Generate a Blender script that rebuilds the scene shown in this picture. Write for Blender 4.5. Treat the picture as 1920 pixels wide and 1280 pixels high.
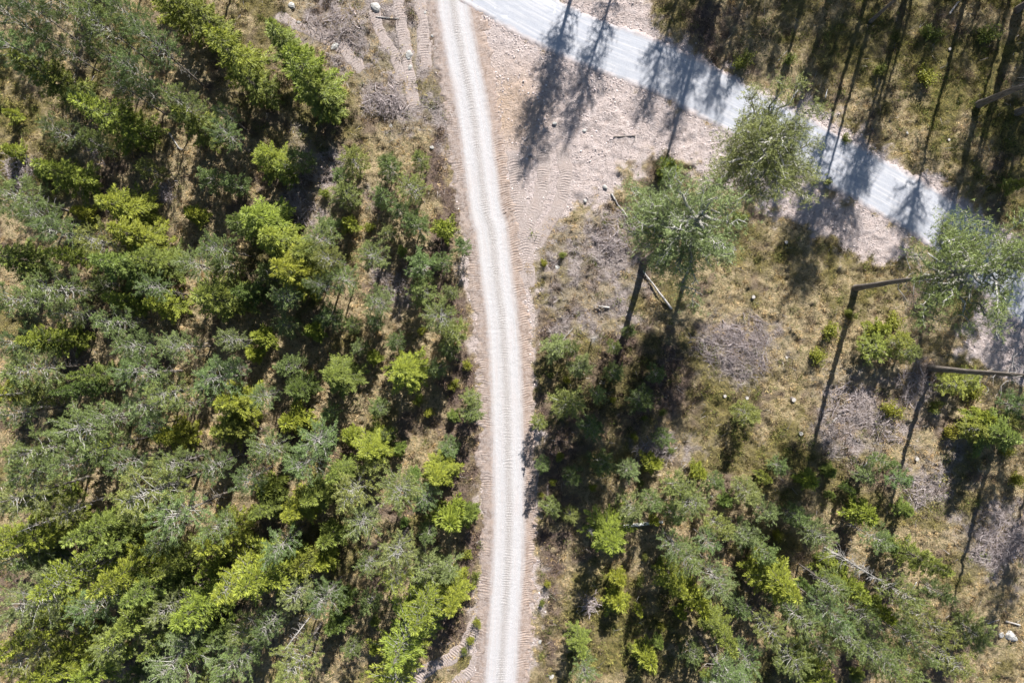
import bpy, math, random
import numpy as np
for o in list(bpy.data.objects): bpy.data.objects.remove(o)
SC = bpy.context.scene
COL = SC.collection
R = math.radians
# ------------------------------------------------------------------ camera, sky, sun, exposure
PXM = 1920 / 90.0                       # photograph pixels per metre on the ground
CAMH = 60.0
cam = bpy.data.objects.new('camera', bpy.data.cameras.new('camera')); COL.objects.link(cam)
cam.location = (0, 0, CAMH); cam.rotation_euler = (0, 0, 0)
cam.data.lens = 24; cam.data.sensor_width = 36; cam.data.clip_end = 2000
SC.camera = cam
EL = R(36.0); SLOPE = 0.28
sx, sy = SLOPE / math.hypot(1, SLOPE), 1 / math.hypot(1, SLOPE)      # ground direction towards the sun
w = bpy.data.worlds.new("World"); SC.world = w; w.use_nodes = True
nt = w.node_tree; bg = nt.nodes['Background']
sky = nt.nodes.new('ShaderNodeTexSky'); sky.sky_type = 'NISHITA'; sky.sun_disc = False
sky.sun_elevation = EL; sky.sun_rotation = math.atan2(sx, sy)
sky.air_density = 1.0; sky.dust_density = 0.4; sky.ozone_density = 1.6
nt.links.new(sky.outputs[0], bg.inputs[0]); bg.inputs[1].default_value = 0.05
sd = bpy.data.lights.new('sun', 'SUN'); sd.energy = 5.0; sd.angle = R(0.53); sd.color = (1.0, 0.975, 0.935)
sun = bpy.data.objects.new('sun', sd); COL.objects.link(sun); sun.location = (20, 60, 80)
# lamp shines along -Z: tilt it so that -Z points away from the sun
from mathutils import Vector
sun.rotation_euler = Vector((sx * math.cos(EL), sy * math.cos(EL), math.sin(EL))).to_track_quat('Z', 'Y').to_euler()
vs = SC.view_settings; vs.view_transform = 'Standard'; vs.look = 'None'; vs.gamma = 1; vs.exposure = 1.25

rng = np.random.default_rng(7); random.seed(7)
def W(u, v): return ((u - 960) / PXM, (640 - v) / PXM)
# ------------------------------------------------------------------ helpers
def vnoise(x, y, seed=0):
    xi = np.floor(x).astype(np.int64); yi = np.floor(y).astype(np.int64)
    fx = x - xi; fy = y - yi; fx = fx * fx * (3 - 2 * fx); fy = fy * fy * (3 - 2 * fy)
    def h(a, b):
        n = (a * 374761393 + b * 668265263 + seed * 974634777) & 0xffffffff
        n = ((n ^ (n >> 13)) * 1274126177) & 0xffffffff
        return ((n ^ (n >> 16)) & 0xffff) / 65535.0
    return (h(xi, yi) * (1 - fx) + h(xi + 1, yi) * fx) * (1 - fy) + (h(xi, yi + 1) * (1 - fx) + h(xi + 1, yi + 1) * fx) * fy
def fbm(x, y, s, o=4, seed=0):
    a, t, n = 1.0, 0.0, 0.0
    for k in range(o):
        t = t + a * vnoise(x * s, y * s, seed + k * 17); n += a; a *= .5; s *= 2.03
    return t / n
def sstep(a, b, x):
    t = np.clip((x - a) / (b - a), 0, 1); return t * t * (3 - 2 * t)
def seg_dist(x, y, pts):
    d = np.full(x.shape, 1e9)
    for (ax, ay), (bx, by) in zip(pts[:-1], pts[1:]):
        vx, vy = bx - ax, by - ay; t = np.clip(((x - ax) * vx + (y - ay) * vy) / (vx * vx + vy * vy + 1e-9), 0, 1)
        d = np.minimum(d, np.hypot(x - ax - t * vx, y - ay - t * vy))
    return d
def poly_sd(x, y, pts):                  # negative inside
    inside = np.zeros(x.shape, bool); P = pts + [pts[0]]
    for (ax, ay), (bx, by) in zip(P[:-1], P[1:]):
        c = ((ay > y) != (by > y)) & (x < (bx - ax) * (y - ay) / ((by - ay) + 1e-12) + ax); inside ^= c
    d = seg_dist(x, y, P); return np.where(inside, -d, d)
def np_mesh(name, V, F, smooth=False, uv=None, col=None, fattr=None):
    V = np.asarray(V, np.float32); F = np.asarray(F, np.int32); k = F.shape[1]
    me = bpy.data.meshes.new(name); me.vertices.add(len(V)); me.vertices.foreach_set('co', V.ravel())
    me.loops.add(F.size); me.loops.foreach_set('vertex_index', F.ravel())
    me.polygons.add(len(F)); me.polygons.foreach_set('loop_start', np.arange(0, F.size, k, dtype=np.int32))
    me.polygons.foreach_set('use_smooth', np.full(len(F), smooth))
    me.update(calc_edges=True)
    if uv is not None:
        l = me.uv_layers.new(name='UVMap'); l.data.foreach_set('uv', np.asarray(uv, np.float32)[F.ravel()].ravel())
    if col is not None:
        a = me.color_attributes.new('zone', 'FLOAT_COLOR', 'POINT'); a.data.foreach_set('color', np.asarray(col, np.float32).ravel())
    if fattr is not None:
        a = me.attributes.new('tint', 'FLOAT_VECTOR', 'FACE'); a.data.foreach_set('vector', np.asarray(fattr, np.float32).ravel())
    return me
def link(name, me, mat, parent=None):
    o = bpy.data.objects.new(name, me); COL.objects.link(o)
    if mat is not None and len(me.materials) == 0: me.materials.append(mat)
    if parent: o.parent = parent
    return o
def tag(o, label=None, cat=None, group=None, kind=None):
    if label: o['label'] = label
    if cat: o['category'] = cat
    if group: o['group'] = group
    if kind: o['kind'] = kind
    return o
def unit(a): return a / (np.linalg.norm(a, axis=-1, keepdims=True) + 1e-9)
class Leaves:                            # collects diamond-shaped blades
    def __init__(s): s.V = []; s.T = []
    def add(s, base, d, L, Wd, tint, fold=None):
        n = len(base); d = unit(d); r = rng.normal(size=(n, 3)) if fold is None else fold
        side = unit(np.cross(d, r)); L = np.broadcast_to(L, (n,))[:, None]; Wd = np.broadcast_to(Wd, (n,))[:, None]
        m = base + d * L * .45
        s.V.append(np.stack([base, m + side * Wd, base + d * L, m - side * Wd], 1).reshape(-1, 3))
        t = np.zeros((n, 3)); t[:, 0] = tint; t[:, 1] = rng.random(n); s.T.append(t)
    def mesh(s, name):
        V = np.concatenate(s.V); return np_mesh(name, V, np.arange(len(V)).reshape(-1, 4), fattr=np.concatenate(s.T))
class Tubes:
    def __init__(s, n=5): s.V = []; s.F = []; s.c = 0; s.n = n
    def add(s, P, rad, n=None):
        n = s.n; P = np.asarray(P, float); rad = np.broadcast_to(np.asarray(rad, float), (len(P),))
        T = unit(np.gradient(P, axis=0)); ref = np.array([0, 0, 1.0]) if abs(T[0, 2]) < .8 else np.array([1.0, 0, 0])
        A = unit(np.cross(T, ref)); B = np.cross(T, A); a = np.arange(n) * 2 * math.pi / n
        ring = P[:, None] + rad[:, None, None] * (np.cos(a)[None, :, None] * A[:, None] + np.sin(a)[None, :, None] * B[:, None])
        s.V.append(ring.reshape(-1, 3)); i, j = np.meshgrid(np.arange(len(P) - 1), np.arange(n), indexing='ij'); j2 = (j + 1) % n
        s.F.append((np.stack([i * n + j, i * n + j2, (i + 1) * n + j2, (i + 1) * n + j], -1).reshape(-1, 4)) + s.c); s.c += len(P) * n
    def cap(s, centre, idx0):            # fan of quads closing the ring starting at idx0
        pass
    def mesh(s, name): return np_mesh(name, np.concatenate(s.V), np.concatenate(s.F), smooth=True)
# ------------------------------------------------------------------ material helpers
class NT:
    def __init__(s, name):
        s.m = bpy.data.materials.new(name); s.m.use_nodes = True; s.t = s.m.node_tree; s.b = s.t.nodes['Principled BSDF']; s.b.inputs['Roughness'].default_value = .9
        s.b.inputs['Specular IOR Level'].default_value = .25
    def n(s, t, **k):
        x = s.t.nodes.new(t)
        for a, v in k.items(): setattr(x, a, v)
        return x
    def l(s, a, b): s.t.links.new(a, b)
    def noise(s, scale, detail=4, rough=.6, vec=None, dist=0):
        x = s.n('ShaderNodeTexNoise'); x.inputs['Scale'].default_value = scale; x.inputs['Detail'].default_value = detail
        x.inputs['Roughness'].default_value = rough; x.inputs['Distortion'].default_value = dist
        if vec is not None: s.l(vec, x.inputs['Vector'])
        return x.outputs['Fac']
    def ramp(s, fac, stops):
        x = s.n('ShaderNodeValToRGB'); s.l(fac, x.inputs[0]); e = x.color_ramp.elements
        while len(e) < len(stops): e.new(.5)
        for q, (p, c) in zip(e, stops): q.position = p; q.color = (c, c, c, 1) if isinstance(c, (int, float)) else (*c, 1)
        return x.outputs[0]
    def mix(s, f, a, b, mode='MIX'):
        x = s.n('ShaderNodeMix', data_type='RGBA', blend_type=mode)
        for v, i in ((f, 0), (a, 6), (b, 7)):
            if isinstance(v, (int, float)): x.inputs[i].default_value = v
            elif isinstance(v, tuple): x.inputs[i].default_value = (*v, 1)
            else: s.l(v, x.inputs[i])
        return x.outputs[2]
    def math(s, op, a, b=0.0, c=None):
        x = s.n('ShaderNodeMath', operation=op)
        for i, v in enumerate((a, b, c)):
            if v is None: continue
            if isinstance(v, (int, float)): x.inputs[i].default_value = v
            else: s.l(v, x.inputs[i])
        return x.outputs[0]
    def obj(s): return s.n('ShaderNodeTexCoord').outputs['Object']
    def bump(s, h, st, dist):
        x = s.n('ShaderNodeBump'); x.inputs['Strength'].default_value = st; x.inputs['Distance'].default_value = dist; s.l(h, x.inputs['Height']); s.l(x.outputs[0], s.b.inputs['Normal'])
    def out(s, c): s.l(c, s.b.inputs['Base Color']); return s.m
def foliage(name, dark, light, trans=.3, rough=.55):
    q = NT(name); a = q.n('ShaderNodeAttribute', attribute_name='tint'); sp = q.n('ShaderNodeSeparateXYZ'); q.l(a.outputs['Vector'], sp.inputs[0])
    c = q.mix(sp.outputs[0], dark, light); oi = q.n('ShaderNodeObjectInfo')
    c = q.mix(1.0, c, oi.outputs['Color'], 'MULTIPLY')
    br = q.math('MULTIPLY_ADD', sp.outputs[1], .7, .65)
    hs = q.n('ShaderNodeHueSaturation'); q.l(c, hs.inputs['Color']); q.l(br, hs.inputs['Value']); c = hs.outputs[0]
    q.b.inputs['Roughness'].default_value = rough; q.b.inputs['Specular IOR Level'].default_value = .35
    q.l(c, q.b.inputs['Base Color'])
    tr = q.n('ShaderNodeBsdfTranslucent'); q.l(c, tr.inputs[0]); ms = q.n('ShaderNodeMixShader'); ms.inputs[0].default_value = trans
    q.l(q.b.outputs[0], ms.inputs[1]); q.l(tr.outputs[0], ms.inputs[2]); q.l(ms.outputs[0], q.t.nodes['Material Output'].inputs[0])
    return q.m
def wood(name, c1, c2, scale=6, rough=.85):
    q = NT(name); v = q.obj(); mp = q.n('ShaderNodeMapping'); q.l(v, mp.inputs[0]); mp.inputs['Scale'].default_value = (1, 1, .25)
    f = q.noise(scale, 5, .7, mp.outputs[0]); q.b.inputs['Roughness'].default_value = rough
    q.bump(f, .6, .03); return q.out(q.ramp(f, [(.32, c1), (.66, c2)]))
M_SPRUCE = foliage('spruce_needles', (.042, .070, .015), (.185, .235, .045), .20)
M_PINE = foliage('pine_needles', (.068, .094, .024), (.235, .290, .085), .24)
M_BUSH = foliage('bush_leaves', (.085, .115, .020), (.235, .275, .050), .38)
M_HEATH = foliage('heath_leaves', (.05, .05, .02), (.16, .14, .07), .25, .8)
M_BARK = wood('grey_bark', (.075, .06, .05), (.22, .19, .165))
M_PALE = wood('pale_dead_wood', (.20, .18, .165), (.47, .44, .41))
M_LIMB = wood('lichened_limb_bark', (.18, .165, .145), (.46, .44, .395))
M_CUT = wood('fresh_cut_wood', (.42, .33, .22), (.66, .56, .42), 9)
M_BIRCH = wood('birch_bark', (.25, .24, .23), (.8, .79, .77), 3)
# ------------------------------------------------------------------ ground height and zones
TRK = [W(*p) for p in [(815,-420),(825,-200),(848,0),(865,100),(885,200),(898,300),(912,400),(921,430),(931,520),(941,600),(948,700),(951,800),(952,860),(954,950),(952,1050),(946,1150),(938,1280),(925,1450),(900,1700)]]
GRD = [W(*p) for p in [(560,-420),(760,-170),(860,-60),(960,5),(1060,58),(1150,95),(1240,130),(1330,175),(1430,228),(1530,285),(1620,332),(1720,390),(1800,446),(1900,535),(2000,610),(2200,730),(2600,900)]]
def smooth_line(pts, step):
    P = np.array(pts); out = []
    for i in range(len(P) - 1):
        p0, p1, p2, p3 = P[max(i - 1, 0)], P[i], P[i + 1], P[min(i + 2, len(P) - 1)]
        n = max(2, int(np.linalg.norm(p2 - p1) / step)); t = (np.arange(n) / n)[:, None]
        out.append(.5 * ((2 * p1) + (-p0 + p2) * t + (2 * p0 - 5 * p1 + 4 * p2 - p3) * t ** 2 + (-p0 + 3 * p1 - 3 * p2 + p3) * t ** 3))
    return np.concatenate(out + [P[-1:]])
TRKs = [tuple(p) for p in smooth_line(TRK, 1.5)]; GRDs = [tuple(p) for p in smooth_line(GRD, 1.5)]
CRAWL = [  # crawler track marks: polyline in photograph pixels, width in metres
 ([(962,262),(968,330),(974,400),(985,470),(990,560)], 1.5),
 ([(1015,240),(1020,300),(1012,370),(985,430),(960,470)], 1.3),
 ([(1050,250),(1060,320),(1050,380),(1020,430),(1000,480)], 1.2),
 ([(782,-40),(792,40),(797,100),(800,150)], 1.1),
 ([(742,-40),(752,40),(762,100),(772,170),(780,220)], 1.1),
 ([(690,0),(715,60),(740,110),(760,170)], .9),
 ([(500,20),(560,50),(640,90),(690,150)], 1.0),
 ([(908,1120),(890,1180),(850,1230),(790,1262),(740,1330)], 1.2),
 ([(912,1210),(880,1260),(830,1300),(780,1350)], 1.1)]
CRW = [([W(*p) for p in c], wd) for c, wd in CRAWL]
BARE = [[W(*p) for p in q] for q in [
 [(800,-300),(840,-100),(1000,60),(1220,160),(1400,250),(1540,340),(1700,440),(1715,505),(1640,492),(1560,460),(1480,412),(1420,385),(1330,345),(1290,300),(1230,288),(1165,305),(1140,370),(1085,395),(1030,415),(1006,520),(1006,900),(1000,1100),(985,1300),(960,1600),(880,1600),(895,1280),(910,1000),(900,700),(868,420),(850,250),(835,100),(810,0)],
 [(1000,-40),(1215,-20),(1260,60),(1330,95),(1450,185),(1540,205),(1570,240),(1680,300),(1760,335),(1850,410),(1920,450),(2400,720),(2400,860),(1920,640),(1870,620),(1850,560),(1700,440),(1400,250),(1150,100)],
 [(1830,560),(2000,560),(2100,720),(1930,720),(1850,700),(1800,660)]]]
DEBR = [[W(*p) for p in q] for q in [
 [(520,-100),(820,-100),(838,120),(850,260),(800,270),(735,235),(650,150),(560,60)],
 [(1315,600),(1380,585),(1450,620),(1440,700),(1400,725),(1320,680)], [(1100,410),(1180,390),(1200,470),(1130,490)],
 [(1530,700),(1660,700),(1680,830),(1600,880),(1520,830)], [(1780,960),(1990,940),(1990,1130),(1900,1090),(1800,1040)],
 [(1000,420),(1110,400),(1200,500),(1180,600),(1060,640),(1010,600)], [(1690,700),(1760,700),(1750,800),(1690,800)],
 [(1180,860),(1240,810),(1330,840),(1260,880)], [(1700,860),(1800,840),(1790,960),(1700,950)],
 [(540,230),(700,330),(640,400),(560,420)], [(720,520),(770,500),(760,580)]]]
MOSS = [[W(*p) for p in q] for q in [
 [(1430,-200),(2100,-200),(2100,440),(1900,380),(1800,340),(1640,180),(1500,90)],
 [(1280,720),(1440,700),(1560,900),(1440,960),(1340,840)], [(1430,-100),(2000,-100),(2000,430),(1800,350),(1640,180),(1560,60)],
 [(1380,420),(1560,450),(1700,520),(1640,560),(1500,520),(1390,480)], [(1000,1080),(1300,1080),(1300,1290),(1020,1290)], [(-60,100),(90,130),(130,380),(-60,340)],
 [(400,60),(560,130),(660,300),(560,300),(480,200)]]]
BRWN = [[W(*p) for p in q] for q in [
 [(830,100),(856,300),(880,600),(905,900),(900,1250),(840,1200),(860,900),(830,600),(800,300)], [(1005,520),(1060,600),(1050,900),(1040,1300),(1000,1300),(1008,900)],
 [(1060,640),(1300,620),(1320,760),(1160,820),(1060,760)], [(1220,10),(1330,0),(1400,160),(1300,90)]]]
def zones(x, y):
    wx = x + (fbm(x, y, .35, 3, 5) - .5) * 3.2; wy = y + (fbm(x, y, .35, 3, 9) - .5) * 3.2
    n = fbm(x, y, 1.1, 4, 21); n2 = fbm(x, y, 2.6, 2, 23)
    def cov(polys, soft):
        d = np.full(x.shape, 1e9)
        for p in polys: d = np.minimum(d, poly_sd(wx, wy, p))
        return np.clip(sstep(soft, -soft, d + (n - .5) * (1.0 + soft * 3.0) + (n2 - .5) * 1.3), 0, 1)
    a = cov(BARE, .55); b = cov(DEBR, 1.2); c = cov(MOSS, 2.5) * sstep(.28, .56, fbm(x, y, .5, 4, 31)); d = cov(BRWN, 1.0)
    c = np.maximum(c, .8 * sstep(.55, .72, fbm(x, y, .28, 4, 41))); d = np.maximum(d, .8 * sstep(.58, .70, fbm(x, y, .42, 4, 51)))
    b = b * (.35 + .6 * sstep(.40, .58, fbm(x, y, .9, 3, 151)))
    return np.stack([a, b * (1 - a), c * (1 - a), d * (1 - a)], -1)
def flat_mask(x, y):                     # 0 on roads and track marks
    m = sstep(2.9, 4.2, seg_dist(x, y, TRKs)) * sstep(2.6, 4.2, seg_dist(x, y, GRDs))
    for p, wd in CRW: m = m * sstep(wd * .5, wd * .5 + .5, seg_dist(x, y, p))
    return m
def height(x, y, fm=None, z=None):
    x = np.asarray(x, float); y = np.asarray(y, float)
    if fm is None: fm = flat_mask(x, y)
    if z is None: bare = np.zeros(x.shape)
    else: bare = z[..., 0]
    h = (fbm(x, y, .22, 3, 61) - .5) * .55 + (fbm(x, y, 1.2, 3, 71) - .5) * .5 + (fbm(x, y, 2.9, 2, 81) - .5) * .34
    return h * fm * (1 - .35 * bare)
def axis(half, step, far):
    a = np.arange(0, half, step); s = step; b = []; p = half
    while p < far: b.append(p); s *= 1.25; p += s
    a = np.concatenate([a, b, [far]]); return np.concatenate([-a[:0:-1], a])
gx = axis(56, .155, 700); gy = axis(41, .155, 700)
GX, GY = np.meshgrid(gx, gy); Z = zones(GX, GY); FM = flat_mask(GX, GY); H = height(GX, GY, FM, Z)
H = np.where((abs(GX) > 90) | (abs(GY) > 90), H * 0, H)
ny, nx = GX.shape; ii = np.arange(ny - 1)[:, None] * nx + np.arange(nx - 1)[None]
q = NT('forest_floor'); v = q.obj()
at = q.n('ShaderNodeAttribute', attribute_name='zone'); sc = q.n('ShaderNodeSeparateColor'); q.l(at.outputs['Color'], sc.inputs[0])
n_f = q.noise(9, 8, .72, v); n_m = q.noise(1.6, 6, .68, v, .6); n_s = q.noise(26, 5, .75, v); n_l = q.noise(.35, 4, .6, v); n_k = q.noise(3.6, 7, .74, v, .8)
straw = q.mix(n_m, (.59, .46, .30), (.50, .37, .17)); straw = q.mix(q.ramp(n_k, [(.46, 0), (.62, 1)]), straw, (.125, .125, .035)); straw = q.mix(q.ramp(n_f, [(.50, 0), (.66, .7)]), straw, (.13, .10, .06))  # dark blotches: green-brown growth plus shadow pockets put into the colour
straw = q.mix(q.ramp(n_s, [(.52, 0), (.66, 1)]), straw, (.46, .385, .28))
deb = q.mix(q.ramp(n_k, [(.38, 0), (.58, 1)]), (.15, .115, .10), (.46, .385, .36)); deb = q.mix(q.ramp(n_s, [(.55, 0), (.7, 1)]), deb, (.52, .48, .46))
moss = q.mix(q.ramp(n_k, [(.38, 0), (.62, 1)]), (.055, .062, .018), (.30, .235, .08)); moss = q.mix(q.ramp(n_s, [(.56, 0), (.68, 1)]), moss, (.32, .26, .11))
brn = q.mix(q.ramp(n_k, [(.38, 0), (.62, 1)]), (.085, .055, .045), (.26, .185, .145)); brn = q.mix(q.ramp(n_s, [(.56, 0), (.7, 1)]), brn, (.38, .30, .25))
bare = q.mix(q.ramp(n_m, [(.3, 0), (.7, 1)]), (.56, .45, .405), (.72, .61, .575)); bare = q.mix(q.ramp(n_s, [(.3, 1), (.45, 0)]), bare, (.26, .19, .165))
bare = q.mix(q.ramp(n_s, [(.60, 0), (.70, 1)]), bare, (.72, .66, .63))
bare = q.mix(q.ramp(n_k, [(.36, .8), (.47, 0)]), bare, (.27, .21, .19)); bare = q.mix(q.ramp(n_k, [(.56, 0), (.66, .7)]), bare, (.70, .63, .61))
# the patch of orange clay by the junction
sub = q.n('ShaderNodeVectorMath', operation='DISTANCE'); q.l(v, sub.inputs[0]); sub.inputs[1].default_value = (*W(945, 205), 0)
ora = q.math('MULTIPLY', q.ramp(q.math('DIVIDE', sub.outputs['Value'], 6.0), [(.2, 1), (.95, 0)]), q.ramp(n_l, [(.2, .4), (.6, 1)]))
bare = q.mix(q.math('MULTIPLY', ora, .65), bare, (.56, .38, .235))
c = q.mix(at.outputs['Alpha'], straw, brn); c = q.mix(sc.outputs[2], c, moss); c = q.mix(sc.outputs[1], c, deb); c = q.mix(sc.outputs[0], c, bare)
q.bump(q.math('ADD', q.math('MULTIPLY', n_k, 1.5), q.math('ADD', n_f, q.math('MULTIPLY', n_s, .5))), 1.0, .28)
g = np_mesh('ground', np.stack([GX, GY, H], -1).reshape(-1, 3), np.stack([ii, ii + 1, ii + nx + 1, ii + nx], -1).reshape(-1, 4), smooth=True, col=Z.reshape(-1, 4))
ground = tag(link('ground', g, q.out(c)), kind='structure')
def hz(x, y):
    X = np.array([x], float); Y = np.array([y], float); return float(height(X, Y, None, zones(X, Y))[0])
# ------------------------------------------------------------------ roads and track marks
def ribbon(name, line, offs, zfun, mat, step, jag=0.0):
    C = smooth_line(line, step); T = unit(np.gradient(C, axis=0)); N = np.stack([T[:, 1], -T[:, 0]], 1)
    s = np.concatenate([[0], np.cumsum(np.linalg.norm(np.diff(C, axis=0), axis=1))]); offs = np.asarray(offs)
    X = C[:, None, 0] + N[:, None, 0] * offs; Y = C[:, None, 1] + N[:, None, 1] * offs
    S = np.repeat(s[:, None], len(offs), 1); O = np.repeat(offs[None], len(s), 0)
    Zz = zfun(S, O, X, Y); n, m = X.shape; i = np.arange(n - 1)[:, None] * m + np.arange(m - 1)[None]
    me = np_mesh(name, np.stack([X, Y, Zz], -1).reshape(-1, 3), np.stack([i, i + m, i + m + 1, i + 1], -1).reshape(-1, 4), smooth=True, uv=np.stack([O, S], -1).reshape(-1, 2))
    return tag(link(name, me, mat), kind='structure')
def treads(S, O, X, Y, per, amp, bend=.18):
    ph = S + bend * np.cos(O * 2.2 / 1.0) + .5 * (fbm(X, Y, .8, 3, 3) - .5)
    w_ = np.sin(2 * math.pi * ph / per); return amp * np.clip(w_ * 1.3, -1, 1) * (.12 + 1.0 * sstep(.36, .6, fbm(X, Y, 1.1, 3, 13)))
def z_track(S, O, X, Y):
    e = (fbm(X, Y, .9, 3, 91) - .5) * .7
    lane = np.exp(-((O + .85) / .36) ** 2) + np.exp(-((O - .8) / .38) ** 2)
    z = .05 - .028 * lane + .02 * np.exp(-(O / .3) ** 2) + (fbm(X, Y, 5, 2, 95) - .5) * .022
    z = z + treads(S, O + .0, X, Y, .22, .013) * np.exp(-(O / .36) ** 4)
    ao = abs(O); z = z + treads(S, O - 2.15 * np.sign(O), X, Y, .21, .022) * (1 + .35 * (O < 0)) * sstep(1.3, 1.55, ao) * sstep(2.6, 2.15, ao) * (.35 + .65 * sstep(24, 12, Y))
    z = z + .13 * (fbm(X, Y, 2.6, 4, 94) - .45) * sstep(1.6, 2.4, ao)
    return z - .17 * sstep(2.15, 2.95, ao + e * 1.4 + (fbm(X, Y, 3.5, 2, 89) - .5) * .6)
q = NT('white_gravel_track'); v = q.obj(); uv = q.n('ShaderNodeUVMap').outputs[0]; sp = q.n('ShaderNodeSeparateXYZ'); q.l(uv, sp.inputs[0])
nf = q.noise(16, 7, .75, v); nm = q.noise(1.3, 5, .65, v, .5); pe = q.noise(38, 3, .7, v)
mp = q.n('ShaderNodeMapping'); q.l(uv, mp.inputs[0]); mp.inputs['Scale'].default_value = (7, .35, 1); st = q.noise(1.0, 5, .6, mp.outputs[0])
ox = q.math('ADD', sp.outputs[0], q.math('MULTIPLY_ADD', nm, .36, -.18)); ao = q.math('ABSOLUTE', q.math('ADD', ox, .04))
side = q.mix(q.ramp(nf, [(.36, 0), (.62, 1)]), (.15, .12, .105), (.40, .335, .305)); nk = q.noise(3.2, 6, .7, v, .8); side = q.mix(q.ramp(nk, [(.42, .8), (.54, 0)]), side, (.16, .115, .09))
side = q.mix(q.ramp(nm, [(.42, 0), (.62, .55)]), side, (.37, .285, .235)); side = q.mix(q.math('MULTIPLY', q.math('LESS_THAN', sp.outputs[0], -1.0), .14), side, (.44, .30, .21)); side = q.mix(q.ramp(pe, [(.62, 0), (.7, .8)]), side, (.66, .6, .58))
white = q.mix(q.ramp(nf, [(.3, 0), (.6, 1)]), (.33, .312, .308), (.49, .473, .475)); white = q.mix(q.ramp(st, [(.45, 0), (.68, .6)]), white, (.45, .395, .375))
mid = q.mix(q.ramp(nf, [(.42, 0), (.58, 1)]), (.23, .205, .19), (.47, .44, .425))
wob = q.math('ADD', q.math('MULTIPLY_ADD', st, .36, -.18), q.math('MULTIPLY_ADD', nf, .5, -.25))
a2 = q.math('ADD', ao, wob)
c = q.mix(q.ramp(a2, [(.10, 0), (.46, 1)]), mid, white); c = q.mix(q.ramp(a2, [(.0, 0), (.001, 0)]), c, c)
edge = q.n('ShaderNodeMapRange'); q.l(a2, edge.inputs[0]); edge.inputs[1].default_value = 1.05; edge.inputs[2].default_value = 1.6
c = q.mix(edge.outputs[0], c, side); c = q.mix(q.ramp(pe, [(.26, .7), (.36, 0)]), c, (.3, .26, .24))
q.bump(q.math('ADD', nf, pe), .7, .06)
ribbon('gravel_track', TRK, np.linspace(-3.5, 3.5, 60), z_track, q.out(c), .055)
def z_grey(S, O, X, Y):
    e = (fbm(X, Y, .7, 3, 92) - .5) * .9; O2 = abs(O)
    z = .075 - .012 * O2 ** 2 * .5 + (fbm(X, Y, 4, 2, 96) - .5) * .02 + .06 * sstep(1.75, 2.15, O2 + e * .5) * sstep(2.7, 2.2, O2) * fbm(X, Y, 2.5, 3, 97)
    return z - .2 * sstep(2.0, 2.9, O2 + e + (fbm(X, Y, 3.0, 3, 88) - .5) * .6)
q = NT('grey_gravel_road'); v = q.obj(); uv = q.n('ShaderNodeUVMap').outputs[0]; sp = q.n('ShaderNodeSeparateXYZ'); q.l(uv, sp.inputs[0])
nf = q.noise(20, 7, .75, v); nm = q.noise(.9, 5, .6, v, .5); pe = q.noise(34, 3, .7, v)
mp = q.n('ShaderNodeMapping'); q.l(uv, mp.inputs[0]); mp.inputs['Scale'].default_value = (5, .22, 1); st = q.noise(1.0, 5, .6, mp.outputs[0])
base = q.mix(q.ramp(nf, [(.3, 0), (.65, 1)]), (.28, .285, .31), (.40, .41, .445)); base = q.mix(q.ramp(st, [(.46, 0), (.64, .75)]), base, (.49, .475, .475)); base = q.mix(q.ramp(nm, [(.55, 0), (.75, .3)]), base, (.48, .46, .45))
ao = q.math('ADD', q.math('ABSOLUTE', sp.outputs[0]), q.math('MULTIPLY_ADD', nm, .8, -.42))
rim = q.mix(q.ramp(nf, [(.36, 0), (.6, 1)]), (.25, .20, .185), (.52, .44, .41))
edge = q.n('ShaderNodeMapRange'); q.l(ao, edge.inputs[0]); edge.inputs[1].default_value = 1.75; edge.inputs[2].default_value = 2.3
c = q.mix(edge.outputs[0], base, rim); c = q.mix(q.ramp(pe, [(.27, .5), (.35, 0)]), c, (.26, .25, .26))
q.bump(q.math('ADD', nf, pe), .6, .05)
ribbon('gravel_road', GRD, np.linspace(-3.1, 3.1, 44), z_grey, q.out(c), .12)
# white gravel apron where the two roads meet
ap = [W(*p) for p in [(862,-160),(900,-70),(990,-20),(1060,10),(1080,45),(1050,80),(985,62),(930,34),(890,2),(868,-30),(845,-60)]]
ax_, ay_ = np.meshgrid(np.arange(-6.5, 8.5, .1), np.arange(24, 40.0, .1)); dd = poly_sd(ax_, ay_, ap)
az = .062 - .2 * sstep(-.35, .5, dd + (fbm(ax_, ay_, .9, 3, 99) - .5) * .9) + (fbm(ax_, ay_, 4, 2, 98) - .5) * .02
n_, m_ = ax_.shape; i = np.arange(n_ - 1)[:, None] * m_ + np.arange(m_ - 1)[None]; F = np.stack([i, i + 1, i + m_ + 1, i + m_], -1).reshape(-1, 4)
keep = (az > -.06).ravel(); F = F[keep[F].all(1)]
q = NT('apron_gravel'); v = q.obj(); nf = q.noise(18, 7, .75, v)
c = q.mix(q.ramp(nf, [(.3, 0), (.62, 1)]), (.37, .37, .385), (.50, .495, .515)); q.bump(nf, .6, .05)
tag(link('junction_gravel', np_mesh('junction_gravel', np.stack([ax_, ay_, az], -1).reshape(-1, 3), F, True), q.out(c)), kind='structure')
q = NT('crawler_marks_soil'); v = q.obj(); nf = q.noise(14, 7, .72, v); nm = q.noise(1.2, 4, .6, v)
c = q.mix(q.ramp(nf, [(.36, 0), (.62, 1)]), (.17, .135, .12), (.42, .355, .325)); c = q.mix(q.ramp(nm, [(.48, 0), (.66, .8)]), c, (.33, .265, .235)); q.bump(nf, .8, .08); MC = q.out(c)
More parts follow.
